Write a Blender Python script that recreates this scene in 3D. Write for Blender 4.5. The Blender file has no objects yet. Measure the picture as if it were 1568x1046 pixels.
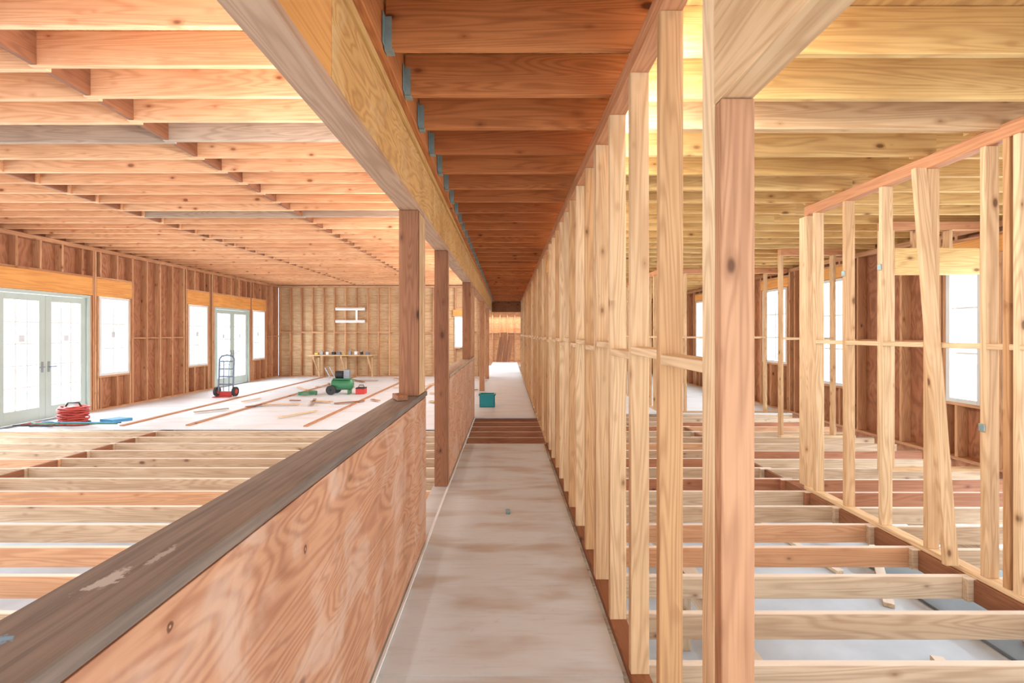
import bpy, math, random
from mathutils import Vector, Matrix, Euler
random.seed(7)
R = random.random
U = random.uniform
scene = bpy.context.scene

# ------------------------------------------------------------------ node helpers
def newmat(name):
    m = bpy.data.materials.new(name); m.use_nodes = True
    nt = m.node_tree; nt.nodes.clear()
    out = nt.nodes.new('ShaderNodeOutputMaterial')
    b = nt.nodes.new('ShaderNodeBsdfPrincipled')
    nt.links.new(b.outputs[0], out.inputs[0])
    return m, nt, b
def N(nt, t, **kw):
    n = nt.nodes.new(t)
    for k, v in kw.items(): setattr(n, k, v)
    return n
def L(nt, a, b): nt.links.new(a, b)
def math_(nt, op, a, b=None, c=None, clamp=False):
    n = N(nt, 'ShaderNodeMath', operation=op); n.use_clamp = clamp
    for i, x in enumerate((a, b, c)):
        if x is None: continue
        if isinstance(x, (int, float)): n.inputs[i].default_value = x
        else: L(nt, x, n.inputs[i])
    return n.outputs[0]
def mix(nt, fac, a, b, blend='MIX'):
    n = N(nt, 'ShaderNodeMix', data_type='RGBA', blend_type=blend)
    n.clamp_factor = True
    for idx, x in ((0, fac), (6, a), (7, b)):
        if isinstance(x, (int, float)): n.inputs[idx].default_value = x
        elif isinstance(x, (tuple, list)): n.inputs[idx].default_value = (*x[:3], 1)
        else: L(nt, x, n.inputs[idx])
    return n.outputs[2]
def ramp(nt, v, lo, hi):
    n = N(nt, 'ShaderNodeMapRange'); n.interpolation_type = 'SMOOTHSTEP'
    L(nt, v, n.inputs[0]); n.inputs[1].default_value = lo; n.inputs[2].default_value = hi
    return n.outputs[0]
def noise(nt, vec, scale, detail=3, rough=.55, dist=0):
    n = N(nt, 'ShaderNodeTexNoise'); n.inputs['Scale'].default_value = scale
    n.inputs['Detail'].default_value = detail; n.inputs['Roughness'].default_value = rough
    n.inputs['Distortion'].default_value = dist
    L(nt, vec, n.inputs['Vector']); return n.outputs['Fac']
def mapping(nt, vec, sc):
    n = N(nt, 'ShaderNodeVectorMath', operation='MULTIPLY'); L(nt, vec, n.inputs[0]); n.inputs[1].default_value = sc
    return n.outputs[0]

def s2l(c):
    return tuple((x/255/12.92) if x/255 <= .04045 else ((x/255+.055)/1.055)**2.4 for x in c)

def wood(name, ca, cb, dark, ringk=7, knots=.5, rough=.65, top_light=None):
    """sawn lumber: ca..cb board to board, dark = late-wood / knots; optional last colour paints light onto upward faces"""
    m, nt, b = newmat(name)
    g = N(nt, 'ShaderNodeAttribute', attribute_name='gc').outputs['Vector']
    t = N(nt, 'ShaderNodeAttribute', attribute_name='tint').outputs['Fac']
    base = mix(nt, t, ca, cb)
    low = noise(nt, mapping(nt, g, (.45, 6.5, 6.5)), 1.0, 2, .5, .4)
    rings = math_(nt, 'PINGPONG', math_(nt, 'MULTIPLY', low, ringk*2.6), .5)
    rings = ramp(nt, rings, .1, .5)
    fine = noise(nt, mapping(nt, g, (2.5, 90, 90)), 1.0, 2)
    c = mix(nt, math_(nt, 'MULTIPLY', rings, .34), base, dark)
    c = mix(nt, math_(nt, 'MULTIPLY', ramp(nt, fine, .45, .75), .25), c, dark)
    # knots
    vo = N(nt, 'ShaderNodeTexVoronoi'); vo.inputs['Scale'].default_value = 1.0
    vo.inputs['Randomness'].default_value = 1
    L(nt, mapping(nt, g, (5.0, 9.5, 9.5)), vo.inputs['Vector'])
    sep = N(nt, 'ShaderNodeSeparateColor'); L(nt, vo.outputs['Color'], sep.inputs[0])
    rad = math_(nt, 'MULTIPLY', math_(nt, 'SUBTRACT', sep.outputs[0], 1-knots), .42)
    kd = math_(nt, 'SUBTRACT', rad, vo.outputs['Distance'])
    kn = ramp(nt, kd, -.05, .06); halo = ramp(nt, kd, -.22, .0)
    c = mix(nt, math_(nt, 'MULTIPLY', halo, .4), c, dark)
    c = mix(nt, math_(nt, 'MULTIPLY', kn, .85), c, tuple(x*.4 for x in dark))
    blot = noise(nt, mapping(nt, g, (1.1, 3, 3)), 1.3, 3)
    c = mix(nt, math_(nt, 'MULTIPLY', ramp(nt, blot, .5, .75), .35), c, (ca[0]*.72, ca[1]*.68, ca[2]*.64))
    c = mix(nt, math_(nt, 'MULTIPLY', ramp(nt, blot, .5, .28), .28), c, (min(1, cb[0]*1.2), min(1, cb[1]*1.2), min(1, cb[2]*1.25)))
    if top_light:
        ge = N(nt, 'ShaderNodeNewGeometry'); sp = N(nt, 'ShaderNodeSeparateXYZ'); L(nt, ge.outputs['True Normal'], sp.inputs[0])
        c = mix(nt, math_(nt, 'MULTIPLY', ramp(nt, sp.outputs[2], .6, .9), .75), c, top_light)
    L(nt, c, b.inputs['Base Color']); b.inputs['Roughness'].default_value = rough
    b.inputs['Specular IOR Level'].default_value = .25
    bp = N(nt, 'ShaderNodeBump'); bp.inputs['Strength'].default_value = .15; bp.inputs['Distance'].default_value = .004
    L(nt, fine, bp.inputs['Height']); L(nt, bp.outputs[0], b.inputs['Normal'])
    return m

def plain(name, col, rough=.5, metal=0, nscale=6, var=.12):
    m, nt, b = newmat(name)
    tc = N(nt, 'ShaderNodeTexCoord').outputs['Object']
    n = noise(nt, tc, nscale, 4)
    c = mix(nt, ramp(nt, n, .35, .7), tuple(x*(1-var) for x in col), tuple(min(1, x*(1+var)) for x in col))
    L(nt, c, b.inputs['Base Color']); b.inputs['Roughness'].default_value = rough; b.inputs['Metallic'].default_value = metal
    return m

TOP_LIGHT = s2l((238,232,222))  # paler colour for joist tops, light from above painted in
W_stud   = wood('wood_stud', s2l((214,176,132)), s2l((236,206,164)), s2l((156,104,60)), 6, .42)
W_studb  = wood('wood_stud_honey', s2l((196,148,102)), s2l((212,170,122)), s2l((138,86,48)), 6, .45)
W_post   = wood('wood_post_fir', s2l((184,134,98)), s2l((198,150,112)), s2l((122,72,44)), 7, .5)
W_dpost  = wood('wood_post_dark', s2l((138,90,62)), s2l((156,106,74)), s2l((86,48,32)), 9, .5)
W_cjoist = wood('wood_joist_redfir', s2l((184,112,64)), s2l((204,132,78)), s2l((122,60,28)), 7, .45)
W_ljoist = wood('wood_joist_peach', s2l((222,168,124)), s2l((236,190,146)), s2l((180,108,66)), 6, .45)
W_rjoist = wood('wood_joist_yellow', s2l((210,168,104)), s2l((228,192,130)), s2l((160,104,52)), 6, .45)
W_fjoist = wood('wood_floor_joist', s2l((190,160,128)), s2l((214,190,160)), s2l((142,100,68)), 6, .45, top_light=TOP_LIGHT)
W_fpeach = wood('wood_floor_joist_peach', s2l((206,154,112)), s2l((220,172,132)), s2l((160,98,62)), 6, .45, top_light=TOP_LIGHT)
W_red    = wood('wood_floor_joist_red', s2l((170,112,80)), s2l((186,128,92)), s2l((120,66,42)), 6, .4, top_light=TOP_LIGHT)
W_plate  = wood('wood_plate_tan', s2l((200,142,100)), s2l((214,156,114)), s2l((150,90,56)), 6, .4)
W_grey   = wood('wood_weathered', s2l((172,150,130)), s2l((188,166,144)), s2l((120,98,82)), 7, .3)
W_brown  = wood('wood_wall_stud', s2l((186,134,98)), s2l((216,170,128)), s2l((130,80,50)), 6, .4)
W_lvl    = wood('wood_lvl_header', s2l((222,160,90)), s2l((232,172,102)), s2l((188,114,56)), 3, .05)
W_beamb  = wood('wood_beam_soffit', s2l((188,154,126)), s2l((204,168,138)), s2l((140,102,78)), 5, .4)

def ply(name, a, b_, dark, k=10, sc=(1.2, 3.5, 3.5), blotch=None, bl=.5, marks=(), rs=.45):
    m, nt, b = newmat(name)
    g = N(nt, 'ShaderNodeAttribute', attribute_name='gc').outputs['Vector']
    t = N(nt, 'ShaderNodeAttribute', attribute_name='tint').outputs['Fac']
    low = noise(nt, mapping(nt, g, sc), 1.0, 2.5, .45, .5)
    rg = math_(nt, 'PINGPONG', math_(nt, 'MULTIPLY', low, k*2), .5)
    rg = ramp(nt, rg, .1, .5)
    c = mix(nt, t, a, b_)
    c = mix(nt, math_(nt, 'MULTIPLY', rg, rs), c, dark)
    fine = noise(nt, mapping(nt, g, (6, 60, 60)), 1, 3)
    c = mix(nt, math_(nt, 'MULTIPLY', ramp(nt, fine, .45, .8), .3), c, dark)
    if blotch:
        n2 = noise(nt, mapping(nt, g, (2.6, 2.6, 2.6)), 1.4, 4, .6, .6)
        c = mix(nt, math_(nt, 'MULTIPLY', ramp(nt, n2, .46, .68), bl), c, blotch)
    vo = N(nt, 'ShaderNodeTexVoronoi'); vo.inputs['Scale'].default_value = 1.0
    L(nt, mapping(nt, g, (2.0, 3.4, 3.4)), vo.inputs['Vector'])
    sep = N(nt, 'ShaderNodeSeparateColor'); L(nt, vo.outputs['Color'], sep.inputs[0])
    kd = math_(nt, 'SUBTRACT', math_(nt, 'MULTIPLY', math_(nt, 'SUBTRACT', sep.outputs[0], .6), .18), vo.outputs['Distance'])
    c = mix(nt, math_(nt, 'MULTIPLY', ramp(nt, kd, -.04, .02), .6), c, tuple(x*.5 for x in dark))
    if marks:
        tc = N(nt, 'ShaderNodeTexCoord').outputs['Object']
        wob = math_(nt, 'MULTIPLY', math_(nt, 'SUBTRACT', noise(nt, tc, 30, 3), .5), 1.6)
        for (my, mz, ry, rz) in marks:
            vm = N(nt, 'ShaderNodeVectorMath', operation='SUBTRACT'); L(nt, tc, vm.inputs[0]); vm.inputs[1].default_value = (-.642, my, mz)
            ln = N(nt, 'ShaderNodeVectorMath', operation='LENGTH'); L(nt, mapping(nt, vm.outputs[0], (1, 1/ry, 1/rz)), ln.inputs[0])
            d = math_(nt, 'ADD', ln.outputs['Value'], wob)
            c = mix(nt, math_(nt, 'MULTIPLY', ramp(nt, d, 3.5, 1.0), .3), c, dark)
            c = mix(nt, math_(nt, 'MULTIPLY', ramp(nt, d, 1.3, .9), .8), c, tuple(x*.35 for x in dark))
            c = mix(nt, ramp(nt, d, .5, .3), c, s2l((205,160,120)))
    L(nt, c, b.inputs['Base Color']); b.inputs['Roughness'].default_value = .6
    b.inputs['Specular IOR Level'].default_value = .3
    bp = N(nt, 'ShaderNodeBump'); bp.inputs['Strength'].default_value = .2; bp.inputs['Distance'].default_value = .004
    L(nt, fine, bp.inputs['Height']); L(nt, bp.outputs[0], b.inputs['Normal'])
    return m
P_half = ply('plywood_halfwall', s2l((204,154,120)), s2l((210,160,126)), s2l((150,92,64)), 12, (.7, 3.8, 3.8), s2l((218,194,176)), .5,
             marks=((.868, 1.10, .009, .010), (1.45, .97, .010, .014)), rs=.46)
P_beam = ply('plywood_beam', s2l((214,166,100)), s2l((222,176,112)), s2l((164,106,54)), 7, (1.6, 5, 5), s2l((230,198,144)), .5)
P_sheath = ply('plywood_sheathing_red', s2l((170,114,82)), s2l((190,132,96)), s2l((112,66,44)), 6, (1, 3, 3), s2l((200,154,116)), .3)
P_tan = ply('plywood_sheathing_tan', s2l((206,174,132)), s2l((216,186,146)), s2l((172,130,90)), 5, (.6, 5, 5), s2l((222,200,164)), .2)
P_ceil = ply('plywood_ceiling', s2l((224,170,122)), s2l((230,178,130)), s2l((186,124,78)), 5, (1, 3, 3))
P_ceilr = ply('plywood_ceiling_ochre', s2l((202,156,96)), s2l((210,164,104)), s2l((155,105,56)), 5, (1, 3, 3))

def floor_mat(name, base, stain, dark, sfac):
    m, nt, b = newmat(name)
    tc = N(nt, 'ShaderNodeTexCoord').outputs['Object']
    n1 = noise(nt, mapping(nt, tc, (.9, 3.4, 1)), 1.3, 3, .5, .3)
    n2 = noise(nt, mapping(nt, tc, (4, 40, 1)), 1.0, 4)
    n3 = noise(nt, mapping(nt, tc, (3, 3, 3)), 4.0, 5, .7)
    c = mix(nt, math_(nt, 'MULTIPLY', ramp(nt, n1, .44, .74), sfac), base, stain)
    c = mix(nt, math_(nt, 'MULTIPLY', ramp(nt, n2, .5, .8), .22), c, dark)
    c = mix(nt, math_(nt, 'MULTIPLY', ramp(nt, n3, .6, .75), .25), c, dark)
    L(nt, c, b.inputs['Base Color']); b.inputs['Roughness'].default_value = .55
    bp = N(nt, 'ShaderNodeBump'); bp.inputs['Strength'].default_value = .12; bp.inputs['Distance'].default_value = .004
    L(nt, n2, bp.inputs['Height']); L(nt, bp.outputs[0], b.inputs['Normal'])
    return m
F_corr = floor_mat('plywood_subfloor_dusty', s2l((212,220,224)), s2l((178,160,140)), s2l((148,140,132)), .75)
F_left = floor_mat('plywood_subfloor_pale', s2l((222,230,238)), s2l((206,198,188)), s2l((176,168,158)), .5)
M_ground = plain('crawlspace_concrete', s2l((200,214,228)), .8, 0, 1.5, .1)
M_slab = plain('concrete_slab_dark', s2l((104,112,118)), .7, 0, 3, .1)
M_frame = plain('vinyl_frame_white', s2l((216,221,220)), .35, 0, 3, .03)
M_door = plain('door_frame_greygreen', s2l((180,196,190)), .4, 0, 3, .03)
M_galv = plain('galvanized_steel', s2l((150,172,170)), .45, .4, 20, .1)
M_teal = plain('plastic_teal', s2l((20,140,145)), .4, 0, 5, .05)
M_redp = plain('paint_red', s2l((195,55,48)), .4, 0, 6, .08)
M_green = plain('paint_green', s2l((60,125,85)), .4, 0, 6, .08)
M_blk = plain('rubber_black', s2l((45,48,50)), .6, 0, 8, .1)
M_metal = plain('steel_light', s2l((150,155,162)), .35, .6, 8, .05)
M_steel = plain('steel_painted_blue', s2l((110,122,140)), .4, 0, 8, .05)
M_blue = plain('plastic_blue', s2l((70,150,195)), .5, 0, 6, .06)
M_yellow = plain('plastic_yellow', s2l((220,190,80)), .5, 0, 6, .06)
M_white = plain('paper_white', s2l((240,240,238)), .7, 0, 6, .03)
M_copper = plain('cord_red', s2l((190,75,66)), .5, 0, 6, .1)
M_label = plain('window_sticker_grey', s2l((205,214,220)), .6, 0, 6, .05)
mg, nt, b = newmat('window_glass')
nt.nodes.remove(b)
tr = N(nt, 'ShaderNodeBsdfTransparent'); tr.inputs[0].default_value = (.97, .99, 1, 1)
gl = N(nt, 'ShaderNodeBsdfGlossy'); gl.inputs['Roughness'].default_value = .05
mx = N(nt, 'ShaderNodeMixShader'); mx.inputs[0].default_value = .05
L(nt, tr.outputs[0], mx.inputs[1]); L(nt, gl.outputs[0], mx.inputs[2])
L(nt, mx.outputs[0], nt.nodes['Material Output'].inputs[0])
M_glass = mg

# cap board with paint marks on the board
m, nt, b = newmat('wood_cap_weathered')
g = N(nt, 'ShaderNodeAttribute', attribute_name='gc').outputs['Vector']
tc = N(nt, 'ShaderNodeTexCoord').outputs['Object']
fine = noise(nt, mapping(nt, g, (3, 70, 70)), 1, 3)
c = mix(nt, ramp(nt, fine, .3, .75), s2l((132,118,106)), s2l((100,88,80)))
bl = noise(nt, mapping(nt, g, (3, 8, 8)), 1, 4)
c = mix(nt, math_(nt, 'MULTIPLY', ramp(nt, bl, .45, .8), .4), c, s2l((154,132,112)))
dn = noise(nt, tc, 22, 5, .75)
for (px, py, rx, ry, col) in ((-.745, .85, .016, .04, s2l((190,182,172))), (-.715, .95, .010, .03, s2l((174,164,154))), (-.765, .66, .016, .02, s2l((120,165,190)))):
    vm = N(nt, 'ShaderNodeVectorMath', operation='SUBTRACT'); L(nt, tc, vm.inputs[0]); vm.inputs[1].default_value = (px, py, 1.2)
    ln = N(nt, 'ShaderNodeVectorMath', operation='LENGTH'); L(nt, mapping(nt, vm.outputs[0], (1/rx, 1/ry, 1)), ln.inputs[0])
    s = math_(nt, 'ADD', ln.outputs['Value'], math_(nt, 'MULTIPLY', math_(nt, 'SUBTRACT', dn, .5), 5))
    c = mix(nt, math_(nt, 'MULTIPLY', ramp(nt, s, 1.4, .9), .8), c, col)
L(nt, c, b.inputs['Base Color']); b.inputs['Roughness'].default_value = .7
W_cap = m

# ------------------------------------------------------------------ mesh builder
SIGNS = [(sx, sy, sz) for sx in (-1, 1) for sy in (-1, 1) for sz in (-1, 1)]
class B:
    def __init__(s, name):
        s.name = name; s.v = []; s.f = []; s.mi = []; s.gc = []; s.ti = []; s.mats = []
    def m(s, mat):
        if mat not in s.mats: s.mats.append(mat)
        return s.mats.index(mat)
    def box(s, x0, x1, y0, y1, z0, z1, mat, ch=.003, rot=None, axis=None, tint=None, jit=0, piv=None):
        if x0 > x1: x0, x1 = x1, x0
        if y0 > y1: y0, y1 = y1, y0
        if z0 > z1: z0, z1 = z1, z0
        c = Vector(((x0+x1)/2, (y0+y1)/2, (z0+z1)/2)); h = Vector(((x1-x0)/2, (y1-y0)/2, (z1-z0)/2))
        ch = min(ch, min(h)*.4)
        if axis is None: axis = max(range(3), key=lambda i: h[i])
        o = [(axis+i) % 3 for i in range(3)]
        idx = {}
        off = Vector((U(0, 60), U(0, 60), U(0, 60))); tt = R() if tint is None else tint
        rj = None
        if jit: rj = Euler((U(-jit, jit), U(-jit, jit), U(-jit, jit))).to_matrix()
        for sg in SIGNS:
            for a in range(3):
                p = Vector([sg[i]*(h[i] - (0 if i == a else ch)) for i in range(3)])
                s.gc.append((p[o[0]]+off[0], p[o[1]]+off[1], p[o[2]]+off[2])); s.ti.append(tt)
                if rj: p = rj @ p
                if rot is not None: p = rot @ p
                idx[(sg, a)] = len(s.v); s.v.append(p + c)
        mi = s.m(mat)
        def face(keys):
            pts = [s.v[idx[k]] for k in keys]
            cen = sum(pts, Vector())/len(pts)
            n = (pts[1]-pts[0]).cross(pts[2]-pts[0])
            ks = [idx[k] for k in keys]
            if n.dot(cen - c) < 0: ks.reverse()
            s.f.append(ks); s.mi.append(mi)
        for a in range(3):
            b_, d = (a+1) % 3, (a+2) % 3
            for sa in (-1, 1):
                ks = []
                for sb, sd in ((-1, -1), (1, -1), (1, 1), (-1, 1)):
                    sg = [0, 0, 0]; sg[a] = sa; sg[b_] = sb; sg[d] = sd
                    ks.append((tuple(sg), a))
                face(ks)
        for a in range(3):
            b_, d = (a+1) % 3, (a+2) % 3
            for sb in (-1, 1):
                for sd in (-1, 1):
                    lo = [0, 0, 0]; lo[a] = -1; lo[b_] = sb; lo[d] = sd
                    hi = list(lo); hi[a] = 1; lo = tuple(lo); hi = tuple(hi)
                    face([(lo, b_), (hi, b_), (hi, d), (lo, d)])
        for sg in SIGNS: face([(sg, 0), (sg, 1), (sg, 2)])
    def prism(s, pts, z0, z1, mat):
        n = len(pts); b0 = len(s.v); mi = s.m(mat)
        for z in (z0, z1):
            for p in pts: s.v.append(Vector((p[0], p[1], z))); s.gc.append((p[0], p[1], z)); s.ti.append(.5)
        s.f.append([b0+i for i in range(n)][::-1]); s.f.append([b0+n+i for i in range(n)]); s.mi += [mi, mi]
        for i in range(n):
            j = (i+1) % n; s.f.append([b0+i, b0+j, b0+n+j, b0+n+i]); s.mi.append(mi)
    def cyl(s, p0, p1, r, mat, seg=16, r2=None):
        p0, p1 = Vector(p0), Vector(p1); r2 = r if r2 is None else r2
        d = (p1-p0).normalized(); q = d.to_track_quat('Z', 'Y').to_matrix()
        b0 = len(s.v); mi = s.m(mat)
        for p, rr in ((p0, r), (p1, r2)):
            for i in range(seg):
                a = 2*math.pi*i/seg
                v = p + q @ Vector((rr*math.cos(a), rr*math.sin(a), 0)); s.v.append(v); s.gc.append(tuple(v)); s.ti.append(.5)
        s.f.append([b0+i for i in range(seg)][::-1]); s.f.append([b0+seg+i for i in range(seg)]); s.mi += [mi, mi]
        for i in range(seg):
            j = (i+1) % seg; s.f.append([b0+i, b0+j, b0+seg+j, b0+seg+i]); s.mi.append(mi)
    def tube(s, pts, r, mat, seg=8):
        pts = [Vector(p) for p in pts]; mi = s.m(mat); b0 = len(s.v)
        for k, p in enumerate(pts):
            d = (pts[min(k+1, len(pts)-1)] - pts[max(k-1, 0)]).normalized()
            up = Vector((0, 0, 1)) if abs(d.z) < .9 else Vector((1, 0, 0))
            a = d.cross(up).normalized(); bb = d.cross(a)
            for i in range(seg):
                t = 2*math.pi*i/seg; v = p + r*(math.cos(t)*a + math.sin(t)*bb)
                s.v.append(v); s.gc.append(tuple(v)); s.ti.append(.5)
        for k in range(len(pts)-1):
            for i in range(seg):
                j = (i+1) % seg; s.f.append([b0+k*seg+i, b0+k*seg+j, b0+(k+1)*seg+j, b0+(k+1)*seg+i]); s.mi.append(mi)
    def make(s, smooth=False):
        me = bpy.data.meshes.new(s.name); me.from_pydata([tuple(v) for v in s.v], [], s.f)
        for m in s.mats: me.materials.append(m)
        me.polygons.foreach_set('material_index', s.mi)
        a = me.attributes.new('gc', 'FLOAT_VECTOR', 'POINT'); a.data.foreach_set('vector', [x for g in s.gc for x in g])
        a = me.attributes.new('tint', 'FLOAT', 'POINT'); a.data.foreach_set('value', s.ti)
        if smooth: me.polygons.foreach_set('use_smooth', [True]*len(me.polygons))
        me.update()
        o = bpy.data.objects.new(s.name, me); scene.collection.objects.link(o); return o

SP = .42
YB = -1.6      # open back edge of the framed part behind the viewpoint
XL, XR = -8.7, 5.9

# ------------------------------------------------------------------ ceilings
b = B('ceiling_joists_hall')
hg = B('joist_hangers')
y = 2.16 - SP*8
ys = []
while y < 19.6: ys.append(y); y += SP
for y in ys:
    if y < YB: continue
    b.box(-.575, .70, y, y+.04, 3.012, 3.245, W_cjoist, jit=.001)
    for e in (-.006, .042):
        hg.box(-.58, -.545, y+e, y+e+.004, 3.004, 3.16, M_galv, ch=.0005)
    hg.box(-.58, -.54, y-.006, y+.046, 3.002, 3.008, M_galv, ch=.0005)
    hg.box(-.582, -.578, y-.035, y+.075, 3.02, 3.17, M_galv, ch=.0005)
b.make(); hg.make()

b = B('ceiling_joists_right')
for k, y in enumerate(ys):
    if y < YB: continue
    yy = y + .042
    mt = W_rjoist
    b.box(.60, 3.27, yy, yy+.04, 3.012, 3.245, mt, jit=.001)
    b.box(3.13, XR, yy+.042, yy+.082, 3.012, 3.245, mt, jit=.001)
    if abs(y-3.0) < .1:
        b.box(.70, XR, yy-.09, yy-.05, 2.985, 3.19, W_stud)
b.make()

b = B('ceiling_joists_left')
zl = 3.47
k = 0; y = 2.68 - .40*10; rows = []
while y < 17.2:
    if y > YB:
        rows.append(y)
        g = W_grey if (abs(y-4.28) < .15 or abs(y-7.08) < .15) else W_ljoist
        for i, (a, c) in enumerate(((-.84, -3.24), (-3.16, -5.74), (-5.66, XL-.1))):
            dy = .04 if i == 1 else 0
            b.box(a, c, y+dy, y+dy+.04, zl, zl+.235, g if i != 2 else W_ljoist, jit=.0012)
        b.box(-3.18, -3.22, y+.04, y+.40, zl+.005, zl+.235, W_dpost, tint=0)
        b.box(-5.68, -5.72, y+.04, y+.40, zl+.005, zl+.235, W_dpost, tint=0)
    y += .40; k += 1
b.box(XL-.14, XL-.1, YB, 17.5, zl, zl+.235, W_dpost); b.box(XL-.1, -.8, 17.44, 17.48, zl, zl+.235, W_dpost)
b.make()

b = B('ceiling')
b.box(XL-.14, -.78, YB, 17.5, zl+.237, zl+.257, P_ceil, axis=1)
b.box(-.80, .66, YB, 19.7, 3.247, 3.267, P_ceilr, axis=1)
b.box(.66, XR+.14, YB, 19.7, 3.247, 3.267, P_ceilr, axis=1)
b.box(-2.5, 2.5, 19.7, 26, 3.45, 3.47, P_ceil, axis=1)
b.box(XR+.1, XR+.14, YB, 19.7, 3.0, 3.245, W_rjoist)
b.make()

# ------------------------------------------------------------------ header beam & posts
b = B('header_beam')
b.box(-.783, -.64, YB, 8.0, 2.555, 2.594, W_beamb, tint=.6)
b.box(-.783, -.64, 8.0, 19.6, 2.555, 2.594, W_post, tint=.7)
b.box(-.783, -.642, YB, 1.67, 2.596, 2.96, W_lvl, axis=1)
y = 1.674
while y < 19.4:
    y2 = min(y+2.43, 19.6); b.box(-.783, -.640, y, y2, 2.596, 2.96, P_beam, axis=1); y = y2+.004
b.box(-.783, -.62, YB, 19.6, 2.962, 3.0, W_rjoist)
b.box(-.783, -.585, YB, 19.6, 3.002, 3.245, W_cjoist, tint=.8)
b.box(-.80, -.785, YB, 19.6, 2.6, 3.70, W_ljoist)
b.box(-.64, .60, 19.55, 19.69, 2.56, 3.24, W_dpost)
b.make()

def post(y0, y1, z0, mat=W_dpost, side=None, z1=2.553):
    p = B('wood_post')
    n = max(1, round((y1-y0)/.045)); t = (y1-y0)/n
    for i in range(n):
        p.box(-.783, -.642, y0+i*t, y0+(i+1)*t-.001, z0, z1, mat if i == 0 else (side or W_post), jit=.0004)
    return p.make()
post(3.30, 3.58, 1.202, side=W_stud)
post(4.92, 5.06, .0)
post(8.0, 8.14, 1.202, W_dpost)
post(8.9, 9.04, .0, W_post)
post(13.0, 13.14, 0, W_post)
post(16.4, 16.54, 0, W_post)

# ------------------------------------------------------------------ half walls
def halfwall(y0, y1):
    b = B('half_wall')
    seams = [y0, 3.18, y1] if y0 < 0 else [y0, (y0+y1)/2, y1]
    for a, c in zip(seams[:-1], seams[1:]):
        b.box(-.66, -.642, a+.001, c-.001, .03, 1.152, P_half, axis=1, ch=.001)
    b.box(-.80, -.782, y0, y1, .0, 1.152, P_half, axis=1)
    y = y0
    while y < y1-.04:
        b.box(-.78, -.662, y, y+.038, .04, 1.155, W_stud); y += SP
    b.box(-.78, -.662, y0, y1, 0, .038, W_stud)
    b.box(-.815, -.632, y0, y1, 1.162, 1.2, W_cap if y0 < 0 else W_grey, ch=.004)
    b.box(-.66, -.645, y0, y1, 1.153, 1.162, W_dpost)
    b.make()
halfwall(YB, 3.62)
halfwall(5.08, 8.88)
b = B('light_leak_strip_1'); b.box(-.641, -.622, YB, 8.88, .0, .012, M_white); b.make()  # white strip painted in for light leaking through the gap at the wall base
b = B('wood_offcut'); b.box(-.77, -.70, 3.06, 3.2, 1.202, 1.24, W_dpost, rot=Euler((0, 0, .5)).to_matrix()); b.make()

# ------------------------------------------------------------------ corridor right stud wall
b = B('stud_wall_hall')
x0, x1 = .592, .684
b.box(x0, x1, YB, 19.6, 2.912, 2.958, W_plate); b.box(x0, x1, YB, 19.6, 2.96, 3.01, W_plate)
b.box(x0-.002, x1+.002, 1.2, 6.8, -.02, .02, W_dpost); b.box(x0, x1, 6.8, 19.6, -.02, .02, W_stud)
b.box(x0, x1, YB, -.9, -.02, .02, W_stud)
b.box(x0, x1, 1.254, 1.298, .02, 2.308, W_post)      # trimmer
b.box(x0, x1, 1.30, 1.38, .02, 2.912, W_stud, tint=1)      # king
b.box(x0-.002, x1, -1.0, 1.298, 2.31, 2.61, W_stud, tint=.2) # header
y = -.9
while y < 1.2: b.box(x0, x1, y, y+.038, 2.612, 2.91, W_stud); y += SP
b.box(x0, x1, -1.04, -1.0, .02, 2.91, W_stud)
y = 1.763; k = 0; prev = 1.38
while y < 19.5:
    mt = W_studb if R() < .5 else W_stud
    if k == 0: mt = W_studb
    b.box(x0+U(-.004, .004), x1+U(-.003, .003), y, y+.039, .02, 2.912, mt, jit=.0012)
    zz = 1.535 + (.03 if k % 2 else 0) + U(-.01, .01)
    b.box(x0+.002, x1-.002, prev, y, zz, zz+.038, W_stud, tint=.9)
    if k in (3, 6, 12, 17, 21): b.box(x0, x1, y+.04, y+.078, .02, 2.912, W_stud); prev = y+.078
    else: prev = y+.039
    if k == 11: b.box(x0, x1, y+.04, y+SP, 2.55, 2.80, W_lvl)
    y += SP; k += 1
b.make()

# ------------------------------------------------------------------ second partition at x=3.2
b = B('stud_wall_partition')
def studwall_y(b, x, t, y0, y1, mat=W_stud, top=2.912, bl=1.55, skip=()):
    b.box(x, x+t, y0, y1, -.02, .02, mat); b.box(x, x+t, y0, y1, top, 3.01, W_plate)
    y = y0; prev = None
    while y < y1-.03:
        if not any(a < y < c for a, c in skip):
            b.box(x, x+t, y, y+.039, .02, top, mat, jit=.0015)
            if prev is not None: b.box(x+.002, x+t-.002, prev, y, bl, bl+.038, mat, tint=.9)
            prev = y+.039
        else: prev = None
        y += SP
def studwall_x(b, y, t, x0, x1, mat=W_stud, top=2.912, bl=1.55, skip=()):
    b.box(x0, x1, y, y+t, -.02, .02, mat); b.box(x0, x1, y, y+t, top, 3.01, W_plate)
    x = x0; prev = None
    while x < x1-.03:
        if not any(a < x < c for a, c in skip):
            b.box(x, x+.039, y, y+t, .02, top, mat, jit=.0015)
            if prev is not None: b.box(prev, x, y+.002, y+t-.002, bl, bl+.038, mat, tint=.9)
            prev = x+.039
        else: prev = None
        x += SP
studwall_y(b, 3.2, .092, 2.62, 4.9)
b.box(3.2, 3.292, 2.84, 2.879, .02, 2.912, W_stud); b.box(3.2, 3.292, 2.90, 2.939, .02, 2.912, W_studb)
b.box(3.2, 3.292, 4.86, 4.98, .02, 2.912, W_stud)
studwall_y(b, 3.2, .092, 9.5, 19.4)
studwall_x(b, 9.5, .092, 3.3, 5.85)
studwall_x(b, 13.0, .092, .70, 3.18)
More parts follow.
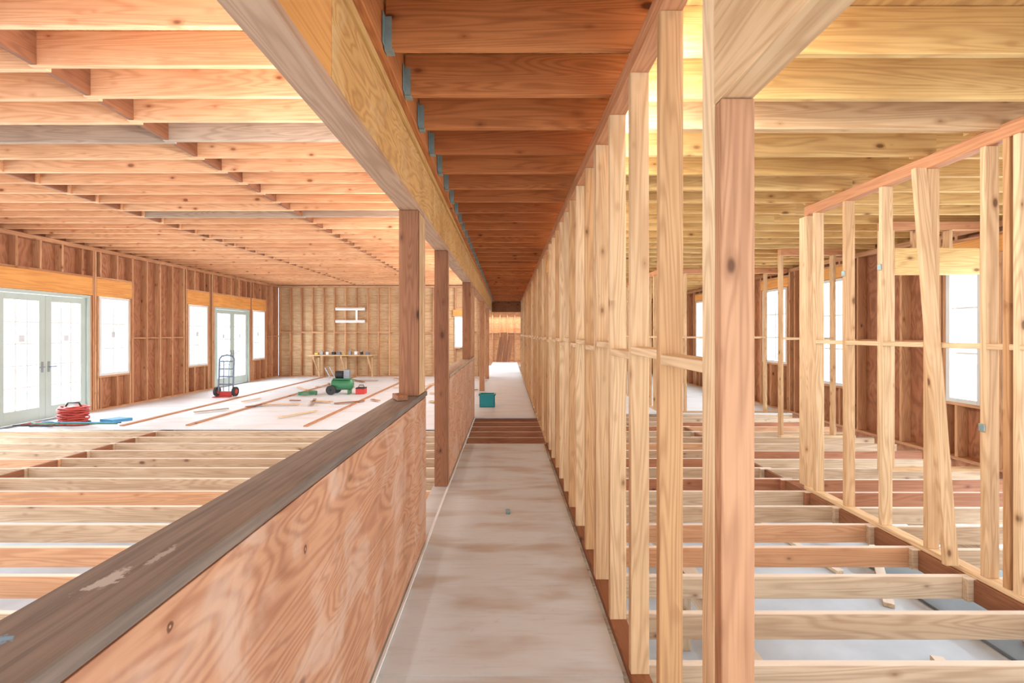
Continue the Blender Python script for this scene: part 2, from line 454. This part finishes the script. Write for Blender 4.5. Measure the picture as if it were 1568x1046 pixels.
studwall_x(b, 7.3, .092, 4.4, 5.6)
studwall_x(b, 5.5, .092, 4.55, 5.85, skip=((4.6, 5.7),))
b.box(4.69, 5.72, 5.50, 5.59, 2.37, 2.69, W_rjoist)
b.box(4.65, 4.69, 5.50, 5.59, .02, 2.9, W_stud)
b.box(4.95, 4.99, 5.50, 5.59, 2.69, 2.91, W_stud); b.box(5.35, 5.39, 5.50, 5.59, 2.69, 2.91, W_stud)
b.make()
b = B('leaning_stud')
b.box(3.10, 3.19, 3.33, 3.37, 0.01, 2.92, W_stud, rot=Euler((-.085, .0, 0)).to_matrix()); b.make()

# ------------------------------------------------------------------ floor
b = B('floor')
b.box(-.62, .56, YB, 2.2, -.02, 0, F_corr, axis=1, ch=.001)
b.box(-.62, .565, 2.203, 4.64, -.02, 0, F_corr, axis=1, ch=.001)
b.box(-.62, .56, 4.643, 6.8, -.02, 0, F_corr, axis=1, ch=.001)
b.box(-.80, .58, 8.95, 26, -.02, 0, F_left, axis=1, ch=.001)
b.box(-.80, -.62, YB, 8.95, -.02, -.001, F_corr, axis=1, ch=.001)
yy = 7.88
while yy < 17.3:
    for i in range(4):
        xx = -.80 - i*2.0
        b.box(xx-.004, max(xx-2.0+.004, XL), yy+.002, min(yy+1.22, 17.4)-.002, -.02, 0, F_left, ch=.001, axis=0)
    yy += 1.22
yy = 9.4
while yy < 19.6:
    b.box(.70, 3.2, yy, min(yy+1.22, 19.6)-.003, -.02, 0, F_left, ch=.001); b.box(3.3, XR, yy, min(yy+1.22, 19.6)-.003, -.02, 0, F_left, ch=.001); yy += 1.22
b.make()

b = B('floor_joists')
y = 2.68 - SP*10; k = 0; ZJ = -.175
while y < 25:
    if y > YB:
        xs = [(XL, -5.95), (-6.05, -.72), (-.80, .70), (.60, 3.30), (3.14, XR)]
        for i, (a, c) in enumerate(xs):
            if y > 19.6 and i != 2: continue
            if y > 17.3 and i < 2: continue
            dy = .04 if i % 2 else 0
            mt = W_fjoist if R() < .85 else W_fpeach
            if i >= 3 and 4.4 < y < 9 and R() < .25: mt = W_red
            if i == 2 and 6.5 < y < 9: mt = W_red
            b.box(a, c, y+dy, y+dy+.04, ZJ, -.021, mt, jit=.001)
    if YB < y < 9:
        b.box(3.18, 3.22, y+.08, y+SP, ZJ, -.022, W_dpost)
        b.box(-6.0, -5.96, y+.08, y+SP, ZJ, -.022, W_dpost)
    y += SP; k += 1
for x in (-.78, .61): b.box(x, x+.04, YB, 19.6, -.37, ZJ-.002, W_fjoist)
b.make()

b = B('crawlspace_ground'); b.box(-40, 40, -30, 60, -1.1, -1.0, M_ground); b.make()
b = B('concrete_slab_patch'); b.box(1.7, 3.3, 2.2, 3.6, -.998, -.96, M_slab); b.box(4.1, 5.6, 3.6, 5.6, -.998, -.97, M_slab); b.make()
b = B('floor_girders')
for i in range(6):
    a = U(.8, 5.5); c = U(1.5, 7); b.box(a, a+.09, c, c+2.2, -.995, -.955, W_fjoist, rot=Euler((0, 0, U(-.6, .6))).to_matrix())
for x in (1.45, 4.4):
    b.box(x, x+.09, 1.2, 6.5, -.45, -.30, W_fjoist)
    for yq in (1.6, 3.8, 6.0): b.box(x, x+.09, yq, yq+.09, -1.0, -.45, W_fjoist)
b.make()

# ------------------------------------------------------------------ exterior walls
winid = [0]; doorid = [0]; portals = []
def window_y(x, y0, y1, z0, z1, side, cols=2, rows=3):
    winid[0] += 1
    w = B('window_%d' % winid[0]); f = .055; xo = x - side*.05
    xa, xb = xo-.05, xo+.05
    w.box(xa, xb, y0, y0+f, z0, z1, M_frame); w.box(xa, xb, y1-f, y1, z0, z1, M_frame)
    w.box(xa, xb, y0+f, y1-f, z0, z0+f, M_frame); w.box(xa, xb, y0+f, y1-f, z1-f, z1, M_frame)
    for i in range(1, cols):
        yy = y0+f+(y1-y0-2*f)*i/cols; w.box(xo-.012, xo+.012, yy-.014, yy+.014, z0+f, z1-f, M_frame)
    for i in range(1, rows):
        zz = z0+f+(z1-z0-2*f)*i/rows; w.box(xo-.011, xo+.011, y0+f, y1-f, zz-.014, zz+.014, M_frame)
    w.box(xo-.003, xo+.003, y0+f, y1-f, z0+f, z1-f, M_glass, ch=.0005)
    ym = y0+(y1-y0)*.5
    if side > 0: w.box(xo+side*.013, xo+side*.015, ym-.05, ym+.05, (z0+z1)/2-.03, (z0+z1)/2+.1, M_label, ch=.0003)
    w.make(); portals.append(('y', x-side*.18, y0, y1, z0, z1, side))
def door_y(x, y0, y1, z0, z1, side):
    doorid[0] += 1
    w = B('door_%d' % doorid[0]); f = .06; xo = x - side*.05; xa, xb = xo-.06, xo+.06
    w.box(xa, xb, y0, y0+f, z0, z1, M_door); w.box(xa, xb, y1-f, y1, z0, z1, M_door)
    w.box(xa, xb, y0+f, y1-f, z1-f, z1, M_door); w.box(xa, xb, y0+f, y1-f, z0, z0+.03, M_metal)
    ym = (y0+y1)/2
    for a, c in ((y0+f+.003, ym-.002), (ym+.002, y1-f-.003)):
        s = .115; xc, xd = xo-.022, xo+.022; z2, z3 = z0+.035, z1-f-.004
        w.box(xc, xd, a, a+s, z2, z3, M_door); w.box(xc, xd, c-s, c, z2, z3, M_door)
        w.box(xc, xd, a+s, c-s, z2, z2+.24, M_door); w.box(xc, xd, a+s, c-s, z3-.12, z3, M_door)
        for i in range(1, 3):
            yy = a+s+(c-a-2*s)*i/3; w.box(xo-.01, xo+.01, yy-.012, yy+.012, z2+.24, z3-.12, M_frame)
        for i in range(1, 5):
            zz = z2+.24+(z3-z2-.36)*i/5; w.box(xo-.009, xo+.009, a+s, c-s, zz-.012, zz+.012, M_frame)
        w.box(xo-.003, xo+.003, a+s, c-s, z2+.24, z3-.12, M_glass, ch=.0005)
        w.box(xo+side*.013, xo+side*.015, (a+c)/2-.05, (a+c)/2+.05, 1.5, 1.62, M_label, ch=.0003)
    for e in (-.06, .06):
        w.box(xo+side*.022, xo+side*.03, ym+e-.02, ym+e+.02, .92, 1.12, M_metal)
        w.cyl((xo+side*.03, ym+e, 1.02), (xo+side*.075, ym+e, 1.02), .01, M_metal)
        w.box(xo+side*.065, xo+side*.08, ym+e-.01, ym+e+(.11 if e > 0 else -.11), 1.01, 1.03, M_metal)
    w.make(); portals.append(('y', x-side*.18, y0, y1, z0, z1, side))

def ext_wall_y(name, x, side, y0, y1, top, ops, smat, pmat, sheath_seed=0, lvl=W_lvl, hh=.42):
    b = B(name); t = .14
    sx0, sx1 = x-side*t, x
    px0, px1 = x-side*(t+.012), x-side*t
    b.box(sx0, sx1, y0, y1, top-.08, top-.002, smat)
    cur = y0
    for o in sorted(ops):
        if o[2] < .1:
            b.box(sx0, sx1, cur, o[0], 0, .038, smat); cur = o[1]
    b.box(sx0, sx1, cur, y1, 0, .038, smat)
    cur = y0
    for o in sorted(ops):
        a = cur
        while a < o[0]-.01:
            c = min(a+1.22, o[0]); b.box(px0, px1, a, c-.002, -.2, top, pmat, axis=2, ch=.001); a = c
        b.box(px0, px1, o[0], o[1], o[3], top, pmat, axis=2, ch=.001)
        if o[2] > .1: b.box(px0, px1, o[0], o[1], -.2, o[2], pmat, axis=2, ch=.001)
        cur = o[1]
    a = cur
    while a < y1-.01:
        c = min(a+1.22, y1); b.box(px0, px1, a, c-.002, -.2, top, pmat, axis=2, ch=.001); a = c
    y = y0
    zb = 1.52
    while y < y1-.04:
        hit = [o for o in ops if o[0]-.06 < y < o[1]+.03]
        if not hit:
            b.box(sx0, sx1, y, y+.039, .038, top-.08, smat, jit=.001)
        else:
            o = hit[0]
            b.box(sx0, sx1, y, y+.039, o[3]+hh, top-.08, smat)
            if o[2] > .1: b.box(sx0, sx1, y, y+.039, .038, o[2]-.04, smat)
        y += SP
    for o in ops:
        b.box(sx0, sx1+side*.004, o[0]-.06, o[1]+.06, o[3]+.01, o[3]+hh-.04, lvl, axis=1)
        b.box(sx0, sx1, o[0]-.06, o[1]+.06, o[3]+hh-.038, o[3]+hh, smat)
        for yy in (o[0]-.045, o[1]+.005): b.box(sx0, sx1, yy, yy+.04, .038, o[3]+.008, smat)
        for yy in (o[0]-.105, o[1]+.065): b.box(sx0, sx1, yy, yy+.04, .038, top-.08, smat)
        if o[2] > .1: b.box(sx0, sx1, o[0], o[1], o[2]-.04, o[2]-.001, smat)
    edges = [y0] + [e for o in sorted(ops) for e in (o[0]-.1, o[1]+.1)] + [y1]
    for i in range(0, len(edges), 2):
        if edges[i+1]-edges[i] > .3: b.box(sx0+side*.02, sx1-side*.02, edges[i], edges[i+1], zb, zb+.038, smat)
    b.make()

lo = [(7.72, 9.50, 0, 2.44), (9.72, 10.50, .74, 2.44), (12.45, 13.25, .74, 2.44), (13.55, 15.38, 0, 2.44), (15.58, 16.38, .74, 2.44),
      (1.5, 3.3, 0, 2.44), (4.2, 5.0, .74, 2.44), (5.8, 6.6, .74, 2.44)]
ext_wall_y('wall_left', XL, 1, YB, 17.4, zl, lo, W_brown, P_sheath)
for o in lo:
    (door_y if o[2] < .1 else window_y)(XL, *o, 1)
ro = [(1.0, 2.0, .75, 2.63), (3.3, 4.3, .75, 2.63), (4.9, 5.42, .75, 2.63), (5.66, 6.12, .75, 2.63), (7.95, 8.65, .72, 2.63), (9.6, 10.5, 1.0, 2.63), (11.5, 12.3, .9, 2.63), (13.2, 14.2, .9, 2.63), (16.2, 17.2, .9, 2.63)]
ext_wall_y('wall_right', XR, -1, YB, 19.6, 3.01, ro, W_brown, P_sheath, hh=.25)
for o in ro: window_y(XR, *o, -1, cols=2 if o[1]-o[0] > .5 else 1)

def ext_wall_x(name, y, x0, x1, top, ops, smat, pmat, blocks=True):
    b = B(name); t = .14
    b.box(x0, x1, y, y+t, top-.08, top-.002, smat); b.box(x0, x1, y, y+t, 0, .038, smat)
    ya, yb = y+t, y+t+.012; yc, yd = y+t+.014, y+t+.03
    cur = x0
    for o in sorted(ops)+[(x1, x1, 0, 0)]:
        if o[0] > cur: b.box(cur, o[0], yc, yd, -.2, top, W_dpost)
        a = cur
        while a < o[0]-.01:
            c = min(a+2.44, o[0]); z = -.2
            while z < top-.01:
                z2 = min(z+.30, top); b.box(a, c-.001, ya, yb, z, z2-.006, pmat, axis=0, ch=.0005); z = z2
            a = c
        if o[1] > o[0]:
            b.box(o[0], o[1], ya, yd, o[3], top, pmat, axis=0); b.box(o[0], o[1], ya, yd, -.2, o[2], pmat, axis=0)
            b.box(o[0]-.05, o[1]+.05, y, y+t, o[3], o[3]+.25, W_lvl); b.box(o[0], o[1], y, y+t, o[2]-.04, o[2], smat)
        cur = o[1]
    x = x0; prev = x0
    while x < x1-.03:
        hit = [o for o in ops if o[0]-.03 < x < o[1]]
        if hit:
            b.box(x, x+.039, y, y+t, .038, hit[0][2]-.04, smat); b.box(x, x+.039, y, y+t, hit[0][3]+.25, top-.08, smat)
        else:
            b.box(x, x+.039, y, y+t, .038, top-.08, smat, jit=.001)
            if blocks and x-prev < .5 and x > x0: b.box(prev, x, y+.01, y+t-.01, 1.66+U(-.02, .02), 1.71, smat)
        prev = x+.039
        x += SP
    b.make()
ext_wall_x('wall_back', 17.35, XL, -.80, zl, [(-2.0, -1.45, 1.1, 2.3)], W_brown, P_tan)
ext_wall_x('wall_back_right', 19.6, .70, XR, 3.01, [(1.5, 2.3, .9, 2.4), (3.8, 4.6, .9, 2.4)], W_brown, P_tan)
ext_wall_x('wall_hall_end', 25.8, -2.5, 2.5, 3.45, [], W_brown, P_ceil)
def window_x(y, x0, x1, z0, z1):
    winid[0] += 1; w = B('window_%d' % winid[0]); f = .05
    w.box(x0, x0+f, y+.02, y+.11, z0, z1, M_frame); w.box(x1-f, x1, y+.02, y+.11, z0, z1, M_frame)
    w.box(x0+f, x1-f, y+.02, y+.11, z0, z0+f, M_frame); w.box(x0+f, x1-f, y+.02, y+.11, z1-f, z1, M_frame)
    w.box((x0+x1)/2-.01, (x0+x1)/2+.01, y+.05, y+.08, z0+f, z1-f, M_frame)
    w.box(x0+f, x1-f, y+.05, y+.08, (z0+z1)/2-.01, (z0+z1)/2+.01, M_frame)
    w.box(x0+f, x1-f, y+.062, y+.067, z0+f, z1-f, M_glass, ch=.0005); w.make()
window_x(17.38, -2.0, -1.45, 1.1, 2.3); window_x(19.62, 1.5, 2.3, .9, 2.4); window_x(19.62, 3.8, 4.6, .9, 2.4)

# ------------------------------------------------------------------ objects
b = B('hand_truck')
hx, hy = -7.35, 11.9
for s in (-.19, .19):
    b.tube([(hx+s, hy, .12), (hx+s, hy+.03, .6), (hx+s, hy+.05, .98)], .02, M_steel)
    b.cyl((hx+s*1.25-.03, hy+.02, .13), (hx+s*1.25+.03, hy+.02, .13), .125, M_blk, 20)
    b.cyl((hx+s*1.25-.034, hy+.02, .13), (hx+s*1.25+.034, hy+.02, .13), .06, M_redp, 16)
b.tube([(hx-.19, hy+.05, .98), (hx-.14, hy+.06, 1.05), (hx, hy+.06, 1.08), (hx+.14, hy+.06, 1.05), (hx+.19, hy+.05, .98)], .02, M_steel)
for z in (.3, .5, .7, .9): b.box(hx-.19, hx+.19, hy+.02, hy+.045, z, z+.035, M_steel)
for s in (-.07, .07): b.tube([(hx+s, hy+.02, .14), (hx+s, hy+.04, .9)], .011, M_steel)
b.box(hx-.22, hx+.22, hy-.22, hy+.01, .005, .015, M_redp); b.box(hx-.16, hx+.16, hy-.01, hy+.01, .01, .12, M_redp)
b.cyl((hx-.24, hy+.02, .13), (hx+.24, hy+.02, .13), .012, M_metal)
b.make()

b = B('air_compressor')
cx, cy = -4.45, 12.4
b.cyl((cx-.28, cy, .26), (cx+.22, cy, .26), .15, M_green, 24); b.cyl((cx-.33, cy, .26), (cx-.28, cy, .26), .07, M_green, 24, .15); b.cyl((cx+.22, cy, .26), (cx+.27, cy, .26), .15, M_green, 24, .07)
b.cyl((cx-.26, cy-.24, .13), (cx-.26, cy-.18, .13), .13, M_blk, 20); b.cyl((cx-.26, cy+.18, .13), (cx-.26, cy+.24, .13), .13, M_blk, 20)
b.cyl((cx-.26, cy-.24, .13), (cx-.26, cy+.24, .13), .015, M_metal)
b.box(cx+.15, cx+.19, cy-.12, cy+.12, 0, .14, M_green)
b.box(cx-.25, cx+.2, cy-.13, cy+.13, .40, .43, M_green)
b.cyl((cx-.2, cy, .53), (cx+.0, cy, .53), .1, M_blk, 18); b.box(cx+.03, cx+.18, cy-.07, cy+.07, .43, .66, M_metal)
for z in (.48, .53, .58): b.box(cx+.02, cx+.19, cy-.08, cy+.08, z, z+.012, M_metal)
b.tube([(cx-.3, cy-.15, .43), (cx-.45, cy-.15, .72), (cx-.45, cy+.15, .72), (cx-.3, cy+.15, .43)], .014, M_metal)
b.make()
b = B('tool_box'); b.box(cx+.36, cx+.60, cy-.1, cy+.14, .0, .15, M_redp, ch=.01); b.box(cx+.36, cx+.60, cy-.1, cy+.14, .152, .18, M_blk, ch=.01); b.tube([(cx+.41, cy+.02, .18), (cx+.42, cy+.02, .24), (cx+.54, cy+.02, .24), (cx+.55, cy+.02, .18)], .012, M_blk); b.make()
b = B('garden_hose'); pts = []
for i in range(60):
    a = i*.35; r = .18+.03*math.sin(i*.7); pts.append((cx-.85+r*math.cos(a)*1.2, cy-.3+r*math.sin(a), .015+.0015*i))
b.tube(pts, .012, M_green, 6); b.make(True)

b = B('extension_cord_reel')
ex, ey = -7.95, 8.35
pts = []
for i in range(420):
    a = i*.3; r = .20+.035*math.sin(i*.13); pts.append((ex+r*math.cos(a), ey+r*math.sin(a)*.85, .03+.28*i/420+.01*math.sin(i)))
b.tube(pts, .014, M_copper, 6)
b.cyl((ex, ey, .0), (ex, ey, .31), .13, M_copper, 18); b.cyl((ex, ey, .0), (ex, ey, .02), .24, M_blk, 24)
b.tube([(ex-.15, ey, .3), (ex-.1, ey, .38), (ex+.1, ey, .38), (ex+.15, ey, .3)], .014, M_blk)
b.make(True)
b = B('air_hoses')
for j, mt in enumerate((M_blue, M_redp, M_blk, M_redp, M_green, M_blue)):
    pts = []; x, y, a = -8.5+U(0, .3), 7.95+U(0, .1), U(-1, 1)
    for i in range(60):
        a += U(-.5, .5); x = min(-6.7, max(-8.6, x+.05*math.cos(a))); y = min(8.06, max(7.9, y+.04*math.sin(a))); pts.append((x, y, .014+.018*j))
    b.tube(pts, .012, mt, 6)
b.make(True)
b = B('tarp_blue')
pp = [(-7.6, 8.5), (-7.3, 8.42), (-7.12, 8.66), (-7.45, 8.75)]; b.prism(pp, .001, .05, M_blue); b.make()

b = B('plastic_tote')
tx, ty = -.44, 10.3
for (a, c, d, e) in ((-.17, -.155, -.13, .13), (.155, .17, -.13, .13), (-.17, .17, -.13, -.115), (-.17, .17, .115, .13)):
    b.box(tx+a, tx+c, ty+d, ty+e, .0, .27, M_teal)
b.box(tx-.17, tx+.17, ty-.13, ty+.13, 0, .015, M_teal)
for (a, c, d, e) in ((-.19, -.15, -.15, .15), (.15, .19, -.15, .15), (-.19, .19, -.15, -.11), (-.19, .19, .11, .15)):
    b.box(tx+a, tx+c, ty+d, ty+e, .262, .29, M_teal)
b.make()

b = B('workbench')
wx0, wx1, wy = -7.25, -4.9, 16.6
b.box(wx0, wx1, wy, wy+.6, .82, .86, P_tan)
for x in (wx0+.15, (wx0+wx1)/2, wx1-.2):
    b.box(x, x+.04, wy+.55, wy+.64, 0, .82, W_stud); b.box(x, x+.04, wy+.02, wy+.6, .74, .82, W_stud)
    b.box(x, x+.04, wy+.24, wy+.30, .16, .82, W_stud, rot=Euler((.7, 0, 0)).to_matrix())
b.make()
b = B('workbench_tools')
for i in range(10):
    x = wx0+.15+i*.21; mt = (M_yellow, M_metal, M_white, M_blk, M_steel)[i % 5]; h = U(.05, .2)
    b.box(x, x+U(.06, .14), wy+.2, wy+.35, .861, .861+h*.6, mt); b.cyl((x+.04, wy+.27, .861+h*.6), (x+.04, wy+.27, .861+h), .02, M_metal, 10)
b.make()
b = B('fluorescent_fixture')
for (xa, z) in ((-6.5, 2.52), (-6.5, 2.05)):
    b.box(xa, xa+1.1, 17.25, 17.34, z, z+.1, M_white)
    b.cyl((xa+.05, 17.23, z+.05), (xa+1.05, 17.23, z+.05), .02, M_white, 10)
b.box(-5.75, -5.68, 17.3, 17.345, 2.15, 2.52, M_white)
b.make()

b = B('lumber_scraps'); n = 0
while n < 30:
    x = U(-7.6, -1.2); y = U(8.9, 16.0); l = U(.2, 1.1); w = U(.04, .1)
    if -6.4 < x < -3.2 and 11.3 < y < 13.3: continue
    if x < -6.6 and (11 < y < 12.6 or y < 9.2): continue
    n += 1
    b.box(x, x+l, y, y+w, .024, .043, random.choice((W_stud, W_post, W_dpost, W_stud, W_grey)), rot=Euler((0, 0, U(-1.5, 1.5))).to_matrix())
for x in (-2.4, -3.6, -5.75, -6.9): b.box(x, x+.08, 8.0+U(0, .3), 17.2, .001, .022, W_post, tint=.5)
b.make()
b = B('leaning_planks')
for i in range(5):
    x = -.5+i*.16; b.box(x, x+.14, 25.3, 25.34, .03, 1.5+U(-.2, .3), W_dpost, rot=Euler((-.2, U(-.15, .15), 0)).to_matrix())
b.make()
b = B('floor_bracket'); b.box(-.01, .03, 4.18, 4.2, .0, .035, M_galv); b.box(-.01, .03, 4.16, 4.26, .0, .004, M_galv); b.make()
b = B('nail_plates')
for (x, y, z) in ((3.19, 3.04, 1.0), (3.19, 3.88, 2.2), (3.19, 4.3, 2.2)): b.box(x-.003, x+.008, y+.0, y+.038, z, z+.05, M_galv)
b.make()

# ------------------------------------------------------------------ light
w = bpy.data.worlds.new('World'); scene.world = w; w.use_nodes = True
bg = w.node_tree.nodes['Background']; bg.inputs[0].default_value = (.86, .93, 1, 1); bg.inputs[1].default_value = 2.6

def area(name, loc, rot, sx, sy, power, col=(1, 1, 1)):
    l = bpy.data.lights.new(name, 'AREA'); l.shape = 'RECTANGLE'; l.size = sx; l.size_y = sy
    l.energy = power; l.color = col
    o = bpy.data.objects.new(name, l); o.location = loc; o.rotation_euler = rot; scene.collection.objects.link(o)
for (k, x, y0, y1, z0, z1, side) in portals:
    area('daylight_window', (x, (y0+y1)/2, (z0+z1)/2), (0, -math.radians(90)*side, 0), z1-z0, y1-y0, 34*(y1-y0)*(z1-z0), (.94, .98, 1))
area('fill_rear', (-1.4, YB-.3, 1.7), (math.radians(90), 0, 0), 14, 3.4, 150, (.97, .98, 1))  # added fill lamp behind the camera
area('fill_hall_end', (0, 25.5, 2.9), (math.radians(-35), 0, 0), 3, .5, 110, (1, .97, .93))  # added lamp inside the hall end to brighten it
# added fill lamps brightening the space under the joists from both long sides
area('fill_crawlspace', (XL-.5, 5, -.6), (0, math.radians(-90), 0), .7, 14, 420, (.84, .94, 1))
area('fill_crawlspace', (XR+.5, 5, -.6), (0, math.radians(90), 0), .7, 14, 280, (.84, .94, 1))
# added fill lamps, out of sight behind the header beam and stud wall plate
for yy in (3, 7, 11, 15):
    area('hidden_fill', (-.83, yy, 2.75), (0, math.radians(78), 0), .2, 2.4, 95, (1, .98, .96))
for yy in (2.5, 6, 10, 14):
    area('hidden_fill', (.70, yy, 2.955), (0, math.radians(-80), 0), .07, 2.4, 48, (1, .98, .96))

cam = bpy.data.cameras.new('camera'); co = bpy.data.objects.new('camera', cam); scene.collection.objects.link(co)
co.location = (0, 0, 1.66); co.rotation_euler = (math.radians(90), 0, 0)
cam.lens = 16; cam.sensor_width = 36; cam.shift_x = .0051; cam.shift_y = -.0083; cam.clip_start = .02
scene.camera = co
scene.view_settings.view_transform = 'Standard'
scene.view_settings.exposure = .2
try:
    scene.cycles.max_bounces = 6; scene.cycles.diffuse_bounces = 4; scene.cycles.transparent_max_bounces = 6
except Exception: pass
